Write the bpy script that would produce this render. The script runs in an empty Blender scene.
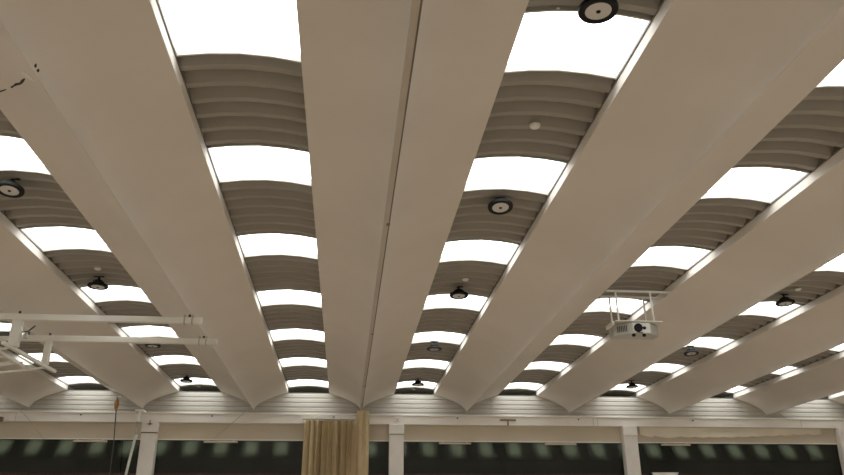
import bpy, math, random
from mathutils import Vector, Matrix
random.seed(4)
sc = bpy.context.scene
col = sc.collection
EYE = 1.6                      # camera height over the gym floor
S = 3.0                        # spacing of the V-shaped roof beams
HV, HR, A = 3.485+EYE, 4.013+EYE, 0.923   # underside ridge height, rim height, half width
LIP = 0.127
SPR = HR+LIP                   # where the vault lining springs
YW = 21.65                     # end wall
Y0 = -3.0                      # wall behind the camera
XL, XR = -13.3, 19.3
PER, SKL, SKE = 2.605, 0.90, 21.57       # roof light period, length, far edge of the last one
RISE = 0.062

# ------------------------------------------------------------------ materials
def mat(name, c, rough=.6, metal=0., noise=0., scale=3., c2=None, bump=0., bscale=40., emis=None, estr=0., spec=.5, detail=6.):
    m = bpy.data.materials.new(name); m.use_nodes = True
    nt = m.node_tree; b = nt.nodes['Principled BSDF']
    b.inputs['Base Color'].default_value = (*c, 1); b.inputs['Roughness'].default_value = rough
    b.inputs['Metallic'].default_value = metal; b.inputs['Specular IOR Level'].default_value = spec
    tc = nt.nodes.new('ShaderNodeTexCoord')
    if noise or c2:
        n = nt.nodes.new('ShaderNodeTexNoise'); n.inputs['Scale'].default_value = scale; n.inputs['Detail'].default_value = detail
        nt.links.new(tc.outputs['Object'], n.inputs['Vector'])
        r = nt.nodes.new('ShaderNodeValToRGB')
        e = c2 or tuple(x*(1-noise) for x in c)
        r.color_ramp.elements[0].position = .35; r.color_ramp.elements[1].position = .65
        r.color_ramp.elements[0].color = (*e, 1); r.color_ramp.elements[1].color = (*c, 1)
        nt.links.new(n.outputs['Fac'], r.inputs['Fac']); nt.links.new(r.outputs['Color'], b.inputs['Base Color'])
    if bump:
        n2 = nt.nodes.new('ShaderNodeTexNoise'); n2.inputs['Scale'].default_value = bscale
        nt.links.new(tc.outputs['Object'], n2.inputs['Vector'])
        bp = nt.nodes.new('ShaderNodeBump'); bp.inputs['Strength'].default_value = bump; bp.inputs['Distance'].default_value = .01
        nt.links.new(n2.outputs['Fac'], bp.inputs['Height']); nt.links.new(bp.outputs['Normal'], b.inputs['Normal'])
    if emis:
        b.inputs['Emission Color'].default_value = (*emis, 1); b.inputs['Emission Strength'].default_value = estr
    return m
M = {}
M['beam'] = mat('painted_concrete', (.68,.63,.56), .75, noise=.05, scale=.9, bump=.08)
M['lining'] = mat('brown_sheet', (.315,.293,.252), .45, noise=.08, scale=1.6, spec=.4)
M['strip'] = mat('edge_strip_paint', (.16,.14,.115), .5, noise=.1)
M['sky'] = mat('translucent_sheet', (.9,.92,.95), .4, noise=.02, emis=(.93,.975,1.0), estr=3.2)
M['curb'] = mat('cream_curb', (.50,.48,.42), .6, noise=.05)
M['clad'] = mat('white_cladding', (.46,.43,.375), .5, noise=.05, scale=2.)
M['trunk'] = mat('white_trunking', (.82,.78,.71), .4, noise=.05, scale=1.5)
M['fascia'] = mat('cream_fascia', (.62,.545,.42), .6, noise=.06, scale=1.2)
M['post'] = mat('post_paint', (.82,.78,.72), .5, noise=.06, scale=3.)
M['rust'] = mat('rusty_steel', (.22,.15,.09), .7, noise=.4, scale=20.)
M['wall'] = mat('pale_plaster', (.88,.87,.83), .8, noise=.05)
M['floor'] = mat('gym_floor', (.74,.62,.49), .35, noise=.12, scale=1.5)
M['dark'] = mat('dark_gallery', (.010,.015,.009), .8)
M['redslat'] = mat('dark_red_timber', (.05,.014,.010), .5, noise=.3, scale=8.)
M['black'] = mat('black_metal', (.008,.008,.008), .6, noise=.2, scale=30., spec=.25)
M['lens'] = mat('grey_diffuser', (.62,.60,.57), .45, noise=.03)
M['curtain'] = mat('beige_curtain', (.60,.48,.29), .85, noise=.10, scale=4., bump=.1, bscale=300.)
M['steel'] = mat('cream_steel', (.76,.74,.66), .4, noise=.05, scale=4.)
M['grey'] = mat('grey_plastic', (.48,.49,.46), .45, noise=.04)
M['pale'] = mat('pale_grey_plastic', (.72,.72,.66), .4, noise=.03)
M['dkgrey'] = mat('dark_grey', (.07,.065,.06), .5, noise=.1)
M['track'] = mat('track_paint', (.50,.44,.36), .5, noise=.06)
M['slot'] = mat('track_slot', (.16,.135,.11), .6, noise=.1)
M['orange'] = mat('orange_wood', (.46,.25,.07), .5, noise=.2, scale=12.)
M['white'] = mat('white_plastic', (.85,.84,.80), .4, noise=.03)
M['cloth'] = mat('cream_cloth', (.78,.71,.57), .9, noise=.06, scale=3.)
M['hole'] = mat('dark_hole', (.03,.026,.02), .9, noise=.2)
M['filler'] = mat('pale_filler', (.80,.76,.68), .9, noise=.1, scale=20.)
# soft-edged glow painted into the emission of the added gallery patches
gm = bpy.data.materials.new('soft_glow_patch'); gm.use_nodes = True; nt = gm.node_tree; b = nt.nodes['Principled BSDF']
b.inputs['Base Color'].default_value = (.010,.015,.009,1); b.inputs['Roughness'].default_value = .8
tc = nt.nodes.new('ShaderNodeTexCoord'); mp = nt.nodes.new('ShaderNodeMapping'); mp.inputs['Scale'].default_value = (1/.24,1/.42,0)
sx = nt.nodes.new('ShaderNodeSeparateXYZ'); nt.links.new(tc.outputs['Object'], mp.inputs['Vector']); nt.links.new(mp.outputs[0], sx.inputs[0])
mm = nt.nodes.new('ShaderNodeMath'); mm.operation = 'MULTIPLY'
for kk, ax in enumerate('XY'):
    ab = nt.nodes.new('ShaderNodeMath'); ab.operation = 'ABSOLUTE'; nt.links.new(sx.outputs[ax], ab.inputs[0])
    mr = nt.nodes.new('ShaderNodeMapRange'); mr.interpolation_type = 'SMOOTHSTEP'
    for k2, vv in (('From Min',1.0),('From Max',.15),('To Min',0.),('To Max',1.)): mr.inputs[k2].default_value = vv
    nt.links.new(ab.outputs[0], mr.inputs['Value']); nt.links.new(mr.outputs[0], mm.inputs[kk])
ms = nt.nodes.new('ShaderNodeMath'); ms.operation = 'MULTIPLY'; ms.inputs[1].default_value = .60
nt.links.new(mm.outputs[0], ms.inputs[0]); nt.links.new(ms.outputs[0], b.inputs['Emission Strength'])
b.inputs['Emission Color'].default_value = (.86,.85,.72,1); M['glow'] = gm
# glass: tinted see-through with a real mirror reflection
g = bpy.data.materials.new('dark_glass'); g.use_nodes = True
nt = g.node_tree; nt.nodes.clear()
out = nt.nodes.new('ShaderNodeOutputMaterial'); mx = nt.nodes.new('ShaderNodeMixShader')
tr = nt.nodes.new('ShaderNodeBsdfTransparent'); tr.inputs['Color'].default_value = (.32,.35,.30,1)
gl = nt.nodes.new('ShaderNodeBsdfGlossy'); gl.inputs['Roughness'].default_value = .03; gl.inputs['Color'].default_value = (.95,1,.95,1)
fr = nt.nodes.new('ShaderNodeFresnel'); fr.inputs['IOR'].default_value = 1.5
nt.links.new(fr.outputs[0], mx.inputs[0]); nt.links.new(tr.outputs[0], mx.inputs[1]); nt.links.new(gl.outputs[0], mx.inputs[2])
nt.links.new(mx.outputs[0], out.inputs[0]); M['glass'] = g

# ------------------------------------------------------------------ mesh helpers
class MB:
    def __init__(s): s.v = []; s.f = []; s.sm = []
    def add(s, vs, fs, smooth=False):
        o = len(s.v); s.v += [tuple(v) for v in vs]
        for f in fs: s.f.append([o+i for i in f]); s.sm.append(smooth)
        return s
    def box(s, x0, x1, y0, y1, z0, z1):
        return s.add([(x0,y0,z0),(x1,y0,z0),(x1,y1,z0),(x0,y1,z0),(x0,y0,z1),(x1,y0,z1),(x1,y1,z1),(x0,y1,z1)],
                     [(3,2,1,0),(4,5,6,7),(0,1,5,4),(1,2,6,5),(2,3,7,6),(3,0,4,7)])
    def prism(s, prof, a0, a1, axis='y', smooth=False):
        n = len(prof)
        def p(u, w, a): return {'y':(u,a,w), 'x':(a,u,w), 'z':(u,w,a)}[axis]
        vs = [p(u,w,a0) for u,w in prof]+[p(u,w,a1) for u,w in prof]
        fs = [(i,(i+1)%n,n+(i+1)%n,n+i) for i in range(n)]
        s.add(vs, fs, smooth); o = len(s.v)-2*n
        s.f.append([o+i for i in range(n)][::-1]); s.sm.append(False)
        s.f.append([o+n+i for i in range(n)]); s.sm.append(False)
        return s
    def tube(s, pts, r, n=10):
        pts = [Vector(p) for p in pts]; rings = []
        for i, p in enumerate(pts):
            d = (pts[min(i+1,len(pts)-1)]-pts[max(i-1,0)]).normalized()
            u = d.cross(Vector((0,0,1)));  u = d.cross(Vector((1,0,0))) if u.length < .05 else u
            u.normalize(); w = u.cross(d)
            rr = r[i] if isinstance(r,(list,tuple)) else r
            rings.append([p+u*(rr*math.cos(2*math.pi*k/n))+w*(rr*math.sin(2*math.pi*k/n)) for k in range(n)])
        vs = [v for q in rings for v in q]
        fs = [(i*n+k, i*n+(k+1)%n, (i+1)*n+(k+1)%n, (i+1)*n+k) for i in range(len(pts)-1) for k in range(n)]
        s.add(vs, fs, True); o = len(s.v)-len(vs)
        s.f.append([o+k for k in range(n)][::-1]); s.sm.append(False)
        s.f.append([o+len(vs)-n+k for k in range(n)]); s.sm.append(False)
        return s
    def bar(s, p, q, w, h):              # rectangular bar from p to q
        p, q = Vector(p), Vector(q); d = (q-p).normalized()
        u = d.cross(Vector((0,0,1))); u = Vector((1,0,0)) if u.length < .05 else u.normalized()
        t = u.cross(d); vs = []
        for c in (p, q):
            for a, b in ((-1,-1),(1,-1),(1,1),(-1,1)): vs.append(c+u*(a*w/2)+t*(b*h/2))
        return s.add(vs, [(3,2,1,0),(4,5,6,7),(0,1,5,4),(1,2,6,5),(2,3,7,6),(3,0,4,7)])
    def lathe(s, prof, n=32, c=(0,0,0)):
        vs = [(c[0]+r*math.cos(2*math.pi*k/n), c[1]+r*math.sin(2*math.pi*k/n), c[2]+z) for r,z in prof for k in range(n)]
        m = len(prof)
        fs = [(i*n+k, i*n+(k+1)%n, (i+1)*n+(k+1)%n, (i+1)*n+k) for i in range(m-1) for k in range(n)]
        s.add(vs, fs, True); o = len(s.v)-len(vs)
        s.f.append([o+k for k in range(n)][::-1]); s.sm.append(False)
        s.f.append([o+(m-1)*n+k for k in range(n)]); s.sm.append(False)
        return s
    def build(s, name, m, parent=None, loc=None, bevel=0., sharp=35):
        me = bpy.data.meshes.new(name); me.from_pydata(s.v, [], s.f); me.validate()
        me.polygons.foreach_set('use_smooth', s.sm[:len(me.polygons)])
        me.materials.append(m)
        import bmesh
        bm = bmesh.new(); bm.from_mesh(me); bmesh.ops.recalc_face_normals(bm, faces=bm.faces)
        for e in bm.edges:
            if len(e.link_faces) == 2 and e.calc_face_angle(0) > math.radians(sharp): e.smooth = False
        bm.to_mesh(me); bm.free()
        o = bpy.data.objects.new(name, me); col.objects.link(o)
        if parent: o.parent = parent
        if loc: o.location = loc
        if bevel:
            b = o.modifiers.new('bevel', 'BEVEL'); b.width = bevel; b.segments = 2; b.limit_method = 'ANGLE'
        return o
def tag(o, label=None, cat=None, group=None, kind=None):
    if label: o['label'] = label
    if cat: o['category'] = cat
    if group: o['group'] = group
    if kind: o['kind'] = kind
    return o
def empty(name, loc, label, cat, group=None):
    o = bpy.data.objects.new(name, None); col.objects.link(o); o.location = loc; o.empty_display_size = .1
    return tag(o, label, cat, group)
def children(o): return [c for c in bpy.data.objects if c.parent == o]
def copy_tree(o, parent=None):
    c = o.copy(); col.objects.link(c)
    if parent: c.parent = parent
    for ch in children(o): copy_tree(ch, c)
    return c
ORD = ['first','second','third','fourth','fifth','sixth','seventh','eighth','ninth','tenth','eleventh','twelfth']
def bay_name(b): return f"{ORD[b] if b>=0 else ORD[-b-1]} bay {'right' if b>=0 else 'left'} of curtain track"

# ------------------------------------------------------------------ room shell
def struct(name, mb, m, label, cat, **k): return tag(mb.build(name, m, **k), label, cat, kind='structure')
struct('floor', MB().box(XL, XR, Y0, YW+.3, -.2, 0), M['floor'], 'tan sports floor of the hall', 'floor')
struct('wall_left', MB().box(XL-.2, XL, Y0-.2, YW+.3, 0, 6.3), M['wall'], 'pale side wall of the hall, left side', 'wall')
struct('wall_right', MB().box(XR, XR+.2, Y0-.2, YW+.3, 0, 6.3), M['wall'], 'pale side wall of the hall, right side', 'wall')
struct('wall_rear', MB().box(XL, XR, Y0-.2, Y0, 0, 6.3), M['wall'], 'pale wall behind the camera', 'wall')
# upper end wall: horizontally ribbed white cladding that shows between the beam ends
ZC0, ZC1 = 3.125+EYE, 3.40+EYE
prof = []
z = ZC1-.02; zt = HR+.005
n = 5; p = (zt-z)/n
for i in range(n):
    zz = z+i*p
    prof += [(YW, zz), (YW, zz+p*.55), (YW+.02, zz+p*.68), (YW+.02, zz+p*.88)]
prof += [(YW, zt), (YW+.06, zt), (YW+.06, z)]
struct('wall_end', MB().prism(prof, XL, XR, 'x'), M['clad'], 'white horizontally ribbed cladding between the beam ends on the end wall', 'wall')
struct('wall_end_upper', MB().box(XL, XR, YW+.75, YW+.9, ZC1-.1, 6.3), M['lining'], 'brown closing wall above the ribbed cladding at the roof edge', 'wall')
# cladding joint
tag(MB().box(3.775,3.79, YW-.012, YW-.001, ZC1, 3.93+EYE).build('trim_3', M['track']), 'thin upright joint strip on the ribbed cladding right of the first right beam', 'joint strip', kind='structure')
# trunking rail along the wall, lighter flange on top
YT = 21.40
tr1 = struct('trim_1', MB().prism([(YT,ZC0),(YT,ZC1-.05),(YT-.03,ZC1-.045),(YT-.03,ZC1),(YW,ZC1),(YW,ZC0)], XL, XR, 'x'), M['trunk'],
       'white boxed rail running along the whole end wall', 'rail', bevel=.008)
for x in (-7.53,-4.07,-.76,2.7,6.2,9.6):
    MB().lathe([(.022,0),(.022,.012),(.012,.02)], 10).build('bolt', M['dkgrey'], tr1)
    b = children(tr1)[-1]; b.rotation_euler = (math.radians(90),0,0); b.location = (x, YT, ZC1-.09)
for x in (-9.2, 6.62, 6.75, 12.9):
    MB().box(x-.006,x+.006, YT-.004, YT, ZC0, ZC1-.05).build('joint_line', M['track'], tr1)
ZF0 = 2.68+EYE
struct('trim_2', MB().box(XL, XR, YW-.10, YW+.05, ZF0, ZC0+.05), M['fascia'], 'cream fascia board under the white rail', 'fascia')
struct('trim_4', MB().box(XL, XR, YW-.115, YW-.10, ZF0, ZF0+.03), M['trunk'], 'thin pale edging along the lower edge of the cream fascia', 'edging')
# gallery glazing between the posts and the dark room behind it
ZG0 = 1.84+EYE
PX = [-12.55, -5.68, .98, 7.66, 14.2, 19.3]
edges = [XL]+PX[1:5]+[XR]
names = ['left of the first post','between first and second posts, left of and behind the curtain','between second and third posts','between third and fourth posts, under the scalloped valance','right of the fourth post']
for i in range(5):
    struct(f'window_{i+1}', MB().prism([(YW-.03,ZG0),(YW-.085,ZF0),(YW-.07,ZF0),(YW-.015,ZG0)], edges[i]+.01, edges[i+1]-.01, 'x'), M['glass'], f'dark gallery glazing {names[i]}', 'window')
struct('wall_lower', MB().box(XL, XR, YW, YW+.3, 0, ZG0), M['redslat'], 'dark red ribbed wall below the gallery glazing', 'wall')
sl = MB(); x = XL
while x < XR: sl.box(x, x+.16, YW-.05, YW, 0, ZG0-.01); x += .26
struct('wall_lower_cladding', sl, M['redslat'], 'dark red upright slats below the gallery glazing', 'wall')
gsl = MB().prism([(YW+.31,ZG0),(YW+1.51,ZG0+1.3*1.2),(YW+1.51,ZG0+1.3*1.2-.05),(YW+.31,ZG0-.05)], XL, XR, 'x')
struct('wall_gallery_slope', gsl, M['dark'], 'dark green sloping panelling behind the gallery glazing', 'wall')
gl0 = None; tilt_ = math.atan(1.3)  # made-up glowing panels for pale patches of unknown cause behind the glass
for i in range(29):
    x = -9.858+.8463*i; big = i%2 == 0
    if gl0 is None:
        t = gl0 = empty('gallery_glow_patch', (0,0,0), '', '')
        MB().box(-.24,.24,-.42,.42,.0,.02).build('diffuser', M['glow'], t)  # no lamp part, an added panel with its fading glow painted in
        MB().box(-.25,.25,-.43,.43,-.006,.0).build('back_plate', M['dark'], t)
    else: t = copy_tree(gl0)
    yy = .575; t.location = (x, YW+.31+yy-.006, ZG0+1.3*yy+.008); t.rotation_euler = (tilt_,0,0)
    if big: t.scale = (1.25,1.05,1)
    tag(t, f"dim pale glow patch added behind the dark glazing, {['','twenty-'][i>19]}{(ORD+['thirteenth','fourteenth','fifteenth','sixteenth','seventeenth','eighteenth','nineteenth','twentieth'])[i if i<20 else i-20]} from the left", 'light panel', 'added glow patches behind the gallery glazing')
gb = MB().box(XL,XR,YW+4,YW+4.2,ZG0-1,6.2).box(XL,XR,YW+.3,YW+4,5.9,6.2).box(XL,XR,YW+.3,YW+4,ZG0-1.2,ZG0-1)
gb.box(XL-.2,XL,YW+.3,YW+4.2,ZG0-1,6.2).box(XR,XR+.2,YW+.3,YW+4.2,ZG0-1,6.2)
struct('wall_gallery', gb, M['dark'], 'dark green gallery room behind the end wall glazing', 'wall')

# ------------------------------------------------------------------ V-shaped roof beams
def gz(t): return (HR-HV)*t**.5
N = 26
TT = [(i/N)**2 for i in range(N+1)]
low = [(-A*t, gz(t)) for t in reversed(TT) if A*t > .012]+[(-.008,gz(.009)*.8),(.008,gz(.009)*.8)]+[(A*t, gz(t)) for t in TT if A*t > .012]
top = [(A, HR-HV+LIP),(A-.08, HR-HV+LIP),(.06,.30),(-.06,.30),(-A+.08, HR-HV+LIP),(-A, HR-HV+LIP)]
beam0 = None
side_label = {0:'white V-shaped roof beam with the dark curtain track along its underside'}
for k in range(-4, 7):
    if beam0 is None:
        o = beam0 = MB().prism(low+top, Y0+.01, YW-.008, 'y', smooth=True).build('roof_beam', M['beam'], sharp=20)
    else:
        o = beam0.copy(); col.objects.link(o)
    o.location = (k*S, 0, HV)
    lab = side_label.get(k) or f"white V-shaped roof beam, {ORD[abs(k)-1]} to the {'left' if k<0 else 'right'} of the curtain track beam"
    tag(o, lab, 'beam', 'V-shaped roof beams', 'thing')
beams = {round(o.location.x/S): o for o in bpy.data.objects if o.name.startswith('roof_beam')}
# worn spots on the first beam left of the track
b = beams[-1]
def spot(x, y, rx, ry, name, m, seg=10, k=-1, jag=.25):
    rnd = random.Random(int(abs(x)*1000)); vs = []
    for j in range(seg):
        a = 2*math.pi*j/seg; q = 1+rnd.uniform(-jag, jag)
        px, py = x+rx*q*math.cos(a), y+ry*q*math.sin(a)
        vs.append((px, py, gz(abs(px-k*S)/A)))
    vs = [(v[0]-k*S, v[1], v[2]-.004) for v in vs]
    lowv = [(v[0], v[1], v[2]+.006) for v in vs]
    f = [list(range(seg))[::-1], [seg+i for i in range(seg)]]+[(i,(i+1)%seg,seg+(i+1)%seg,seg+i) for i in range(seg)]
    MB().add(vs+lowv, f).build(name, m, beams[k])
spot(-2.978, 5.33, .006, .018, 'hole', M['hole']); spot(-2.980, 5.39, .006, .016, 'hole', M['hole'])
spot(-3.235, 5.78, .05, .05, 'filler_patch', M['filler'])
def crack(pts, ws):
    vs = []; n = len(pts)
    for (x, y), w in zip(pts, ws):
        for dz in (-.004, .006):
            for q in (-1, 1):
                px = x+q*w*.25; vs.append((px+3.0, y+q*w, gz(abs(px+3.0)/A)+dz))
    fs = []
    for i in range(n-1):
        a = 4*i; b2 = a+4
        fs += [(a,a+1,b2+1,b2),(a+2,b2+2,b2+3,a+3),(a,b2,b2+2,a+2),(a+1,a+3,b2+3,b2+1)]
    fs += [(0,2,3,1),(4*n-4,4*n-3,4*n-1,4*n-2)]
    MB().add(vs, fs).build('crack', M['hole'], beams[-1])
crack([(-3.305,5.875),(-3.36,5.955),(-3.41,6.03),(-3.47,6.085),(-3.52,6.145),(-3.565,6.20)], [.006,.015,.011,.013,.007,.010])
crack([(-3.648,6.285),(-3.70,6.335),(-3.76,6.39),(-3.82,6.43)], [.004,.007,.006,.008])

# ------------------------------------------------------------------ vault linings and roof lights, bay by bay
G = S/2-A
XF = [-1,-.55,0,.55,1]
def arc(u): return RISE*(1-u*u)+.086
sk = [(SKE-PER*i-SKL, SKE-PER*i) for i in range(10) if SKE-PER*i-SKL > Y0+.1]
def lining_mesh():
    mb = MB(); T = .04
    segs = []; y = YW+.75
    for a0, a1 in sk: segs.append((a1, y)); y = a0
    segs.append((Y0, y))
    for y0, y1 in segs:
        L = y1-y0; nr = max(1, round(L/.272)); p = L/nr; ys = [(y0, 0)] if L > .4 else []
        if L > .4:
            for i in range(nr):
                b_ = y0+i*p
                ys += [(b_+p*.26, 0), (b_+p*.52, -.088), (b_+p*.78, -.088), (b_+p*.94, 0)]
            ys.append((y1, 0))
        else: ys = [(y0,0),(y1,0)]
        m = len(XF); vs = []
        for yy, dz in ys:
            for u in XF: vs.append((u*G, yy, arc(u)+dz))
        for yy, dz in ys:
            for u in XF: vs.append((u*G, yy, arc(u)+T))
        ny = len(ys); q = ny*m; fs = []
        for j in range(ny-1):
            for i in range(m-1):
                a = j*m+i; fs.append((a, a+1, a+m+1, a+m)); fs.append((q+a, q+a+m, q+a+m+1, q+a+1))
            fs.append((j*m, (j+1)*m, q+(j+1)*m, q+j*m)); fs.append((j*m+m-1, q+j*m+m-1, q+(j+1)*m+m-1, (j+1)*m+m-1))
        for i in range(m-1):
            fs.append((i, q+i, q+i+1, i+1)); e = (ny-1)*m; fs.append((e+i, e+i+1, q+e+i+1, q+e+i))
        mb.add(vs, fs)
    return mb
def strip(y0, y1, z0, z1, u0=-1, u1=1, nn=8):
    mb = MB(); us = [u0+(u1-u0)*i/nn for i in range(nn+1)]
    def at(u):
        for i in range(4):
            if XF[i] <= u <= XF[i+1]+1e-6:
                t = (u-XF[i])/(XF[i+1]-XF[i]); return arc(XF[i])*(1-t)+arc(XF[i+1])*t
        return 0
    vs = [(u*G, y, at(u)+z) for y, z in ((y0,z0),(y1,z0),(y1,z1),(y0,z1)) for u in us]; m = nn+1; fs = []
    for r in range(4):
        r2 = (r+1)%4
        for i in range(nn): fs.append((r*m+i, r*m+i+1, r2*m+i+1, r2*m+i))
    fs.append((0, m, 2*m, 3*m)); fs.append((nn, 3*m+nn, 2*m+nn, m+nn))
    return mb.add(vs, fs)
lin0 = None; sky0 = None
for bday in range(-4, 6):
    X = (bday+.5)*S
    if lin0 is None: 
        o = lin0 = lining_mesh().build('vault_lining', M['lining'])
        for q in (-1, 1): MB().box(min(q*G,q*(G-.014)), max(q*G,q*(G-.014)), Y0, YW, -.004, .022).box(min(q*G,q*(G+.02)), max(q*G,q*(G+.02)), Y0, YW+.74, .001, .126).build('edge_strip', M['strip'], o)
    else: o = copy_tree(lin0)
    o.location = (X, 0, SPR)
    tag(o, f'brown corrugated vault lining in the {bay_name(bday)}', 'ceiling', kind='structure')
    for i, (a0, a1) in enumerate(sk):
        if sky0 is None:
            t = sky0 = empty('skylight', (0,0,0), '', '')
            strip(0, SKL, .006, .020).build('panel', M['sky'], t)
            strip(0, .02, -.086, .006).build('curb', M['curb'], t); strip(SKL-.02, SKL, -.086, .006).build('curb', M['curb'], t)
            for q in (-1, 1): MB().box(min(q*G,q*(G-.012)), max(q*G,q*(G-.012)), .02, SKL-.02, .023, .090).build('curb', M['white'], t)
        else: t = copy_tree(sky0)
        t.location = (X, a0, SPR)
        tag(t, f"bright white rooflight, {ORD[i]} from the end wall, {bay_name(bday)}", 'skylight', f'rooflights in the {bay_name(bday)}')
# closing strips between the outermost beams and the side walls
struct('ceiling_left', MB().box(XL, -4*S-A, Y0, YW, SPR-.02, SPR+.1), M['lining'], 'brown ceiling strip along the left side wall', 'ceiling')
struct('ceiling_right', MB().box(6*S+A, XR, Y0, YW, SPR-.02, SPR+.1), M['lining'], 'brown ceiling strip along the right side wall', 'ceiling')

# ------------------------------------------------------------------ round high-bay lamps
lamp0 = None
LAMPS = {0:[(1.52,4.83,0),(1.485,8.77,11),(1.47,12.45,3),(1.48,16.34,0),(1.49,20.35,0)],
         -2:[(-4.587,8.73,8),(-4.62,12.44,0),(-4.64,16.5,0),(-4.64,20.3,0)],
         2:[(7.457,12.43,3),(7.40,16.3,6),(7.446,20.25,0)]}
for bday, ls in LAMPS.items():
    m = len(ls)
    for i, (x, y, tilt) in enumerate(ls):
        if lamp0 is None:
            t = lamp0 = empty('ceiling_lamp', (0,0,0), '', '')
            h = MB().lathe([(.128,-.022),(.150,-.030),(.172,-.026),(.180,-.008),(.176,.016),(.150,.028),(.10,.034)], 40).build('housing', M['black'], t)
            d = MB().lathe([(.02,-.026),(.10,-.025),(.127,-.020),(.130,-.010),(.127,0.0)], 40).build('diffuser', M['lens'], t); d['label'] = 'pale grey round diffuser'
            MB().lathe([(.006,-.034),(.020,-.032),(.022,-.0262)], 16).build('sensor_dot', M['black'], d)
            hs = MB().lathe([(.10,.034),(.10,.045),(.085,.05),(.085,.062),(.10,.066),(.10,.076),(.08,.08),(.07,.10),(.05,.11)], 28).build('heat_sink', M['black'], t)
            MB().box(-.02,.02,-.008,.008,.105,.165).box(-.09,.09,-.03,.03,.165,.178).build('bracket', M['black'], t)
        else: t = copy_tree(lamp0)
        t.location = (x, y, 4.045+EYE if not tilt>10 else 4.07+EYE)
        t.scale = (.92,.92,.92); t.rotation_euler = (math.radians(-tilt), 0, 0)
        tag(t, f"round black ceiling lamp, {ORD[m-1-i]} from the end wall, {bay_name(bday)}", 'lamp', 'round high-bay lamps')
# small white sensors on the corrugated lining
det0 = None
for bday, x, y, nm in ((0,1.511,6.94,'between two nearest lamps'),(0,1.53,12.06,'near the third lamp'),(0,1.50,21.86,'beside the end wall'),
                   (0,1.253,5.04,'beside the nearest lamp'),(-2,-4.52,12.0,'near a lamp'),(-2,-4.6,21.86,'beside the end wall'),(2,7.54,12.1,'near a lamp')):
    r = .05 if (y>5.5) else .016
    if y == 6.94: r = .055
    if det0 is None:
        t = det0 = empty('smoke_detector', (0,0,0), '', '')
        MB().lathe([(.6,-.45),(.9,-.38),(1,-.2),(1,0)], 20).build('cap', M['white'], t)
        MB().lathe([(1.15,0),(1.15,.12),(.4,.35)], 20).build('base_plate', M['pale'], t)
    else: t = copy_tree(det0)
    t.scale = (r,r,r); t.location = (x, y, SPR+RISE+.002-.12*r)
    tag(t, f"small round white detector {nm}, {bay_name(bday)}", 'detector', 'white detectors on the vault lining')

# ------------------------------------------------------------------ curtain track and divider curtain
t = empty('curtain_track', (0, 0, HV), 'tan steel curtain track with dark slot under the central roof beam', 'track')
MB().box(-.062,-.006, Y0+.05, 20.95, -.05, -.004).build('rail', M['track'], t, bevel=.006)
MB().box(-.006,.010, Y0+.05, 20.95, -.036, -.001).build('slot', M['slot'], t)
for y in (8.0, 12.9, 17.6):
    MB().box(-.03,.012, y-.025, y+.025, -.06, -.0505).build('clip', M['slot'], t)
cur = empty('divider_curtain', (-.6, 21.0, 0), 'beige pleated divider curtain gathered at the end wall under the track', 'curtain')
def pleats(path, amp, pitch, z0, z1, thick, seedv, taper=0.):
    # path: list of (x,y); a zigzag sheet that follows it
    rnd = random.Random(seedv); P = [Vector((a,b_)) for a,b_ in path]
    tot = sum((P[i+1]-P[i]).length for i in range(len(P)-1)); n = int(tot/pitch*8)
    ph = 0; rows = []; zs = [z1, z1-.12, z1-.5, z1-1.2, (z0+z1)/2, z0]
    base = []; 
    for i in range(n+1):
        s = tot*i/n; acc = 0
        for j in range(len(P)-1):
            L = (P[j+1]-P[j]).length
            if s <= acc+L+1e-6: break
            acc += L
        d = (P[j+1]-P[j]).normalized(); nrm = Vector((d.y,-d.x)); q = P[j]+d*(s-acc)
        ph += 2*math.pi/8*rnd.uniform(.55,1.5)
        base.append((q, nrm, d, ph, rnd.uniform(.6,1.25)))
    vs = []; fs = []
    for side in (0,1):
        for r, zz in enumerate(zs):
            for (q, nrm, d, p_, am) in base:
                w = amp*am*(1 if r else .7)*math.sin(p_)+ (thick if side else 0)
                pt = q+nrm*w+d*(.35*amp*math.sin(2*p_+.6*r*.3))
                vs.append((pt.x, pt.y, zz))
    m = len(base); R = len(zs); q0 = R*m
    for r in range(R-1):
        for i in range(m-1):
            a = r*m+i
            fs.append((a,a+1,a+m+1,a+m)); fs.append((q0+a,q0+a+m,q0+a+m+1,q0+a+1))
    for i in range(m-1):
        fs.append((i,q0+i,q0+i+1,i+1)); e=(R-1)*m; fs.append((e+i,e+i+1,q0+e+i+1,q0+e+i))
    for r in range(R-1):
        fs.append((r*m,r*m+m,q0+r*m+m,q0+r*m)); e = r*m+m-1; fs.append((e,q0+e,q0+e+m,e+m))
    return MB().add([(x+.6, y-21.0, z) for x,y,z in vs], fs, True)
pleats([(-1.55,21.22),(-.14,21.20)], .13, .165, .04, 3.185+EYE, .008, 7).build('gathered_panel', M['curtain'], cur, sharp=80)
pleats([(-.12,21.17),(-.02,21.03),(.17,21.05),(.18,21.2)], .03, .15, .04, 3.43+EYE, .008, 11).build('track_panel', M['curtain'], cur, sharp=80)
hk = MB()
for i in range(13): hk.box(.6-1.5+i*.11-.006, .6-1.5+i*.11+.006, .21, .222, 3.18+EYE, 3.23+EYE)
hk.build('hook_row', M['white'], cur)
struct('trim_5', MB().box(-1.62,-.16, 21.19, YT-.031, 3.225+EYE, 3.245+EYE), M['trunk'], 'white hanging strip the curtain hooks run in', 'strip')

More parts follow.
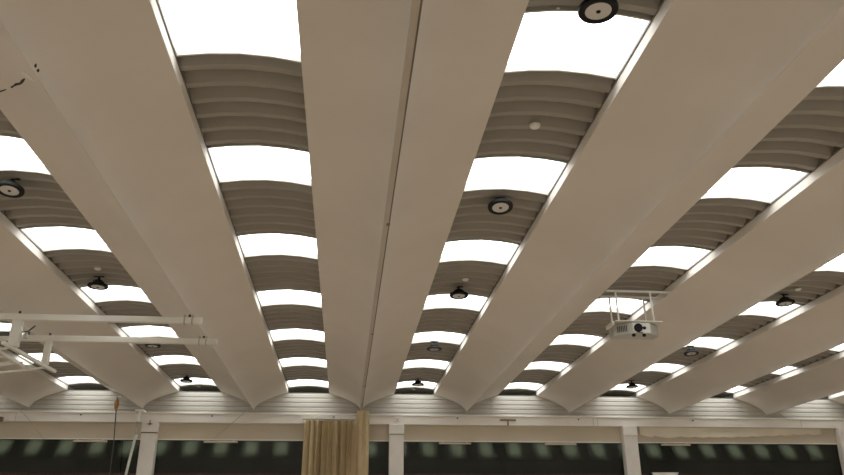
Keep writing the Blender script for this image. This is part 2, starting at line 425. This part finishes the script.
# ------------------------------------------------------------------ wall posts
post_lab = ['far left', 'left', 'centre', 'right', 'far right']
post_lab = {1:'white wall post beside the jointed crank rod', 2:'white wall post just right of the beige curtain', 3:'white wall post left of the scalloped valance', 4:'white wall post right of the scalloped valance'}
for i in (1,2,3,4):
    x = PX[i]; t = empty('wall_post', (x, 21.35, 0), post_lab[i], 'post', 'white posts along the end wall')
    w = .2
    MB().box(-w, w, 0, .25, 0, 3.02+EYE).build('shaft', M['post'], t, bevel=.01)
    MB().box(-w-.012, w+.012, -.02, .25, 2.86+EYE, ZC0-.005).build('cap', M['post'], t, bevel=.008)
    if i in (1,2):
        MB().box(-w-.005, w+.005, -.008, .1, 2.83+EYE, 2.86+EYE).build('collar', M['rust'] if i==1 else M['track'], t)
    if i == 1:
        MB().box(-.012,.012,-.035,-.02, 3.03+EYE, 3.17+EYE).box(-.06,.06,-.04,-.02,3.06+EYE,3.085+EYE).build('hook', M['rust'], t)
    if i == 2:
        MB().box(-.06,.2,.02,.048, ZC0+.0, ZC1-.055).build('bracket', M['post'], t)
        MB().bar((-.02,.012,ZC0+.06),(.08,.012,ZC1-.1),.012,.012).bar((.08,.012,ZC0+.06),(-.02,.012,ZC1-.1),.012,.012).build('brace', M['track'], t)

# pale strips under the fascia
strips = [(-7.65,-6.78,'left of the pull cord'),(-4.24,-3.34,'left of the beige curtain'),(2.18,3.08,'right of the second post'),(5.2,6.1,'left of the third post'),(8.6,9.46,'under the scalloped valance')]
for x0, x1, nm in strips:
    t = empty('mounting_strip', ((x0+x1)/2, YW-.16, ZF0-.07), f'slim cream strip fitting under the fascia {nm}', 'strip', 'slim fittings under the fascia')
    h = (x1-x0)/2
    MB().box(-h, h, -.03, .04, 0, .045).build('cover', M['fascia'], t, bevel=.006)
    MB().box(-h+.08, -h+.13, -.02, .03, .045, .07).box(h-.13, h-.08, -.02, .03, .045, .07).build('bracket', M['fascia'], t)

# scalloped valance
def valance():
    x0, x1 = 8.0, 13.52; nx = 160; vs = []; zt = ZC0-.004
    for k in range(nx+1):
        x = x0+(x1-x0)*k/nx; u = (x-x0)/(x1-x0)
        sag = -.20-.06*math.sin(math.pi*min(1,u*1.15))+(.09*max(0,u-.35) )
        if u < .22: sc_ = .075*abs(math.sin(math.pi*(u/.22)*1.5)) if u<.07 else .075*abs(math.sin(math.pi*((u-.07)/.15)))
        else: sc_ = .035*abs(math.sin(math.pi*(u-.22)/.078))
        zb = zt+sag-sc_
        yy = YW-.165+.012*math.sin(u*40)
        vs += [(x,yy,zt),(x,yy,zb),(x,yy+.006,zt),(x,yy+.006,zb)]
    fs = []
    for k in range(nx):
        a = 4*k; b_ = a+4
        fs += [(a,b_,b_+1,a+1),(a+2,a+3,b_+3,b_+2),(a,a+2,b_+2,b_),(a+1,b_+1,b_+3,a+3)]
    fs += [(0,1,3,2),(4*nx,4*nx+2,4*nx+3,4*nx+1)]
    return MB().add(vs, fs, True)
tag(valance().build('valance', M['cloth']), 'cream cloth valance with scalloped lower edge under the white rail', 'valance')

# pull cord with wooden handle, crank rod, loose wires, small fixtures
t = empty('pull_cord', (-6.56, 21.15, 0), 'dark pull cord with an orange wooden knob left of the first post', 'cord')
MB().tube([(-.02,0,3.79+EYE),(-.02,0,3.68+EYE),(.06,0,2.55+EYE),(.08,0,1.2+EYE)], .014, 8).build('cord', M['dkgrey'], t)
MB().lathe([(.014,-.17),(.04,-.12),(.062,-.02),(.055,.07),(.03,.13),(.012,.16)], 16).build('knob', M['orange'], t, loc=(-.012,0,3.56+EYE))
MB().box(-.05,.07,-.02,.02,3.74+EYE,3.78+EYE).build('bracket', M['white'], t)
t = empty('crank_rod', (-5.95, 21.12, 0), 'white jointed crank rod hanging from a bracket beside the first post', 'rod')
MB().box(-.10,.12,-.03,.25,3.37+EYE,3.42+EYE).build('bracket', M['white'], t, bevel=.005)
MB().tube([(.03,0,3.38+EYE),(-.0,0,3.1+EYE),(-.005,0,2.72+EYE)], .036, 12).build('upper_rod', M['white'], t)
MB().tube([(-.005,0,2.75+EYE),(-.01,0,2.66+EYE)], .05, 12).build('joint', M['pale'], t)
MB().tube([(-.01,0,2.68+EYE),(-.07,0,2.2+EYE),(-.17,0,1.3+EYE)], .035, 12).build('lower_rod', M['pale'], t)
def wire(name, pts, label, r=.007, m='track'):
    tag(MB().tube(pts, r, 6).build(name, M[m]), label, 'wire')
wire('hanging_wire', [(-3.03,21.2,3.535+EYE),(-3.1,21.25,3.47+EYE),(-3.5,21.33,3.12+EYE),(-3.98,21.525,2.72+EYE)], 'thin slack wire from the beam end down to the fascia left of the curtain', .009)
wire('hanging_wire', [(-9.26,21.2,3.60+EYE),(-8.8,21.32,3.14+EYE),(-8.4,21.5,2.68+EYE)], 'thin slack wire at the far left of the fascia', .008)
wire('hanging_wire', [(12.40,YW-.02,3.62+EYE),(12.62,YW-.02,3.41+EYE)], 'short slanted wire on the ribbed cladding above the valance', .010)
t = empty('mounting_bracket', (4.14, YT-.004, 3.27+EYE), 'small dark bracket on the white rail right of the second post', 'bracket')
MB().box(-.23,.23,-.02,.0,-.022,.022).build('plate', M['rust'], t, bevel=.004)
MB().box(-.02,.02,-.012,0,-.15,-.022).build('stem', M['rust'], t)
tag(MB().box(-9.72,-9.48, 21.25, 21.37, 3.10+EYE, 3.22+EYE).build('mounted_box', M['rust'], bevel=.01), 'small dark brown box on the white rail at the far left', 'box')
t = empty('sign_board', (8.615, 21.5, 1.1+EYE), 'white notice board top showing at the bottom below the valance', 'board')
MB().box(-.36,.36,-.02,.03,0,.76).build('panel', M['white'], t)
MB().box(-.38,.38,-.03,.04,.74,.77).build('rim', M['pale'], t)

# ------------------------------------------------------------------ projector in its hanging cage
t = empty('projector_cage', (4.44, 12.0, 3.46+EYE), 'white steel tube cage holding the projector from the roof', 'cage')
for y, x0, x1 in ((-.12,-.515,.63),(.20,-.515,.63)):
    MB().bar((x0,y,.54),(x1,y,.54),.032,.032).build('crossbar', M['steel'], t)
for x, y in ((-.36,.20),(-.36,-.12),(.25,.20),(.25,-.12)):
    MB().bar((x,y,.524),(x+.01,y,.02),.024,.024).build('rod', M['steel'], t)
MB().box(-.42,.40,-.16,.30,0,.018).build('base_plate', M['steel'], t, bevel=.004)
MB().box(-.46,-.424,-.10,.24,-.05,.018).build('side_lug', M['steel'], t, bevel=.004)
t = empty('projector', (4.455, 11.95, 3.235+EYE), 'wide grey projector with round black lens hanging in the white cage', 'projector')
pr = [(-.42,.10),(-.16,-.09),(.16,-.09),(.36,.08),(.36,.30),(-.42,.30)]
MB().prism(pr, .02, .215, 'z').build('body', M['grey'], t, bevel=.01)
MB().box(-.15,.155,-.105,-.09,.03,.205).build('front_panel', M['pale'], t, bevel=.005)
l = MB().lathe([(.070,0),(.070,.03),(.058,.04),(.045,.035)], 28).build('lens', M['black'], t, loc=(-.06,-.105,.115)); l.rotation_euler = (math.radians(90),0,0)
l2 = MB().lathe([(.028,0),(.028,.012),(.024,.016)], 16).build('sensor', M['black'], t, loc=(.048,-.105,.115)); l2.rotation_euler = (math.radians(90),0,0)
for x in (-.13,.05):
    MB().lathe([(.026,-.02),(.03,0),(.03,.022)], 14).build('foot', M['black'], t, loc=(x,-.06,.0))
MB().box(-.08,.02,-.108,-.1055,.034,.046).build('air_slot', M['black'], t)
for sx_, px_, an in ((-1,-.29,-36.2),(1,.26,40.4)):
    v = MB()
    for i in range(6): v.box(-.085+i*.03, -.070+i*.03, -.006, .006, -.05, .05)
    vo = v.build('vent', M['dkgrey'], t, loc=(px_,.005,.12)); vo.rotation_euler = (0,0,math.radians(an)); vo['label'] = 'slotted side vent'
MB().box(-.03,.03,-.03,.03,.2155,.2245).build('mount', M['steel'], t, loc=(.0,.1,0))

# ------------------------------------------------------------------ folded ceiling-hung basketball frame at the left
t = empty('backstop_frame', (-6, 12.9, 3.43+EYE), 'cream steel tube frame of a folded basketball backstop clamped under the left beams', 'frame')
BY = [12.13-12.9, 13.48-12.9]
zb = -.04
XE = [3.20, 3.24]
for i, y in enumerate(BY):
    MB().box(-4.5, XE[i], y-.045, y+.045, zb-.05, zb+.05).build('crossbar', M['steel'], t, bevel=.008)
    for xc in (2.93, 3.05):
        MB().box(xc-.012, xc+.012, y-.055, y+.055, zb-.06, zb+.085).build('clamp', M['track'], t)
    MB().tube([(3.0,y,zb+.05),(3.0,y,zb+.10)], .02, 8).build('bolt', M['dkgrey'], t)
    for xc in (0.0,):
        MB().tube([(xc,y,zb+.05),(xc,y,zb+.11)], .02, 8).build('bolt', M['dkgrey'], t)
XS = .36
MB().box(XS-.075, XS+.075, BY[0]-.05, BY[0]+.05, -.52, zb-.05).build('drop_post', M['steel'], t, bevel=.008)
MB().box(XS-.055, XS+.055, BY[1]-.045, BY[1]+.045, -.50, zb-.05).build('drop_post', M['steel'], t, bevel=.008)
for y in BY: MB().tube([(XS,y,zb+.05),(XS,y,zb+.10)], .02, 8).build('bolt', M['dkgrey'], t)
MB().bar((XS-.03,BY[0]-.3,-.53),(XS+.03,BY[1]+.42,-.53),.055,.05).build('side_rail', M['steel'], t)
MB().bar((XS-.30,BY[0]-.2,-.53),(XS-.36,BY[1]+.15,-.53),.05,.045).build('side_rail', M['steel'], t)
for (y, x1, z1, x0, z0) in ((BY[1]+.12,XS,-.52,-2.0,-.84),(BY[1]-.18,.06,-.51,-2.0,-.82),(BY[0]+.75,0.,-.49,-2.0,-.80),(BY[0]+.12,XS-.02,-.50,-2.0,-.80),(BY[0]+.95,-.05,-.55,-2.0,-.90)):
    MB().tube([(x1,y,z1),(x0,y,z0)], .02, 10).build('cross_tube', M['steel'], t)
MB().bar((XS-.078,BY[0],-.31),(-2.2,BY[0],-.31),.05,.06).build('dark_tube', M['dkgrey'], t)
MB().box(XS+.09,XS+.15,BY[0]+.05,BY[0]+.12,-.36,-.28).build('pulley', M['grey'], t, bevel=.01)
MB().tube([(XS+.05,BY[0]+.06,-.27),(XS+.15,BY[0]+.07,-.25),(XS+.24,BY[0]+.08,-.15)], .012, 6).build('chain', M['dkgrey'], t)
MB().box(XS-.36,XS-.26,BY[1]+.08,BY[1]+.18,-.57,-.49).build('joint_block', M['pale'], t, bevel=.01)

la = bpy.data.lights.new('gallery_fill', 'POINT'); la.energy = 4; la.color = (.9,1,.8); la.shadow_soft_size = .1  # unseen point light added to brighten the left of the gallery
lo = bpy.data.objects.new('gallery_fill', la); col.objects.link(lo); lo.location = (-9.0, YW+.4, 3.6+EYE)

# ------------------------------------------------------------------ world, camera, view
w = bpy.data.worlds.new('overcast'); sc.world = w; w.use_nodes = True
w.node_tree.nodes['Background'].inputs['Color'].default_value = (.75,.85,1,1)
w.node_tree.nodes['Background'].inputs['Strength'].default_value = 1.
f, p_, y_, r_ = 754.0, .38759, .100205, -.006233
cy, sy, cp, sp, cr, sr = math.cos(y_), math.sin(y_), math.cos(p_), math.sin(p_), math.cos(r_), math.sin(r_)
F = Vector((sy*cp, cy*cp, sp)); R = Vector((cy,-sy,0)); U = R.cross(F)
R2 = R*cr+U*sr; U2 = U*cr-R*sr
cam = bpy.data.cameras.new('camera'); co = bpy.data.objects.new('camera', cam); col.objects.link(co)
mt = Matrix(((R2.x,U2.x,-F.x),(R2.y,U2.y,-F.y),(R2.z,U2.z,-F.z))).to_4x4(); mt.translation = (-.4223,0,EYE)
co.matrix_world = mt
cam.sensor_fit = 'HORIZONTAL'; cam.sensor_width = 36; cam.lens = f/844*36; cam.clip_end = 200; cam.clip_start = .05
sc.camera = co
sc.view_settings.view_transform = 'Standard'; sc.view_settings.look = 'None'; sc.view_settings.gamma = 1
sc.view_settings.exposure = 0.43
sc.cycles.max_bounces = 10; sc.cycles.diffuse_bounces = 8
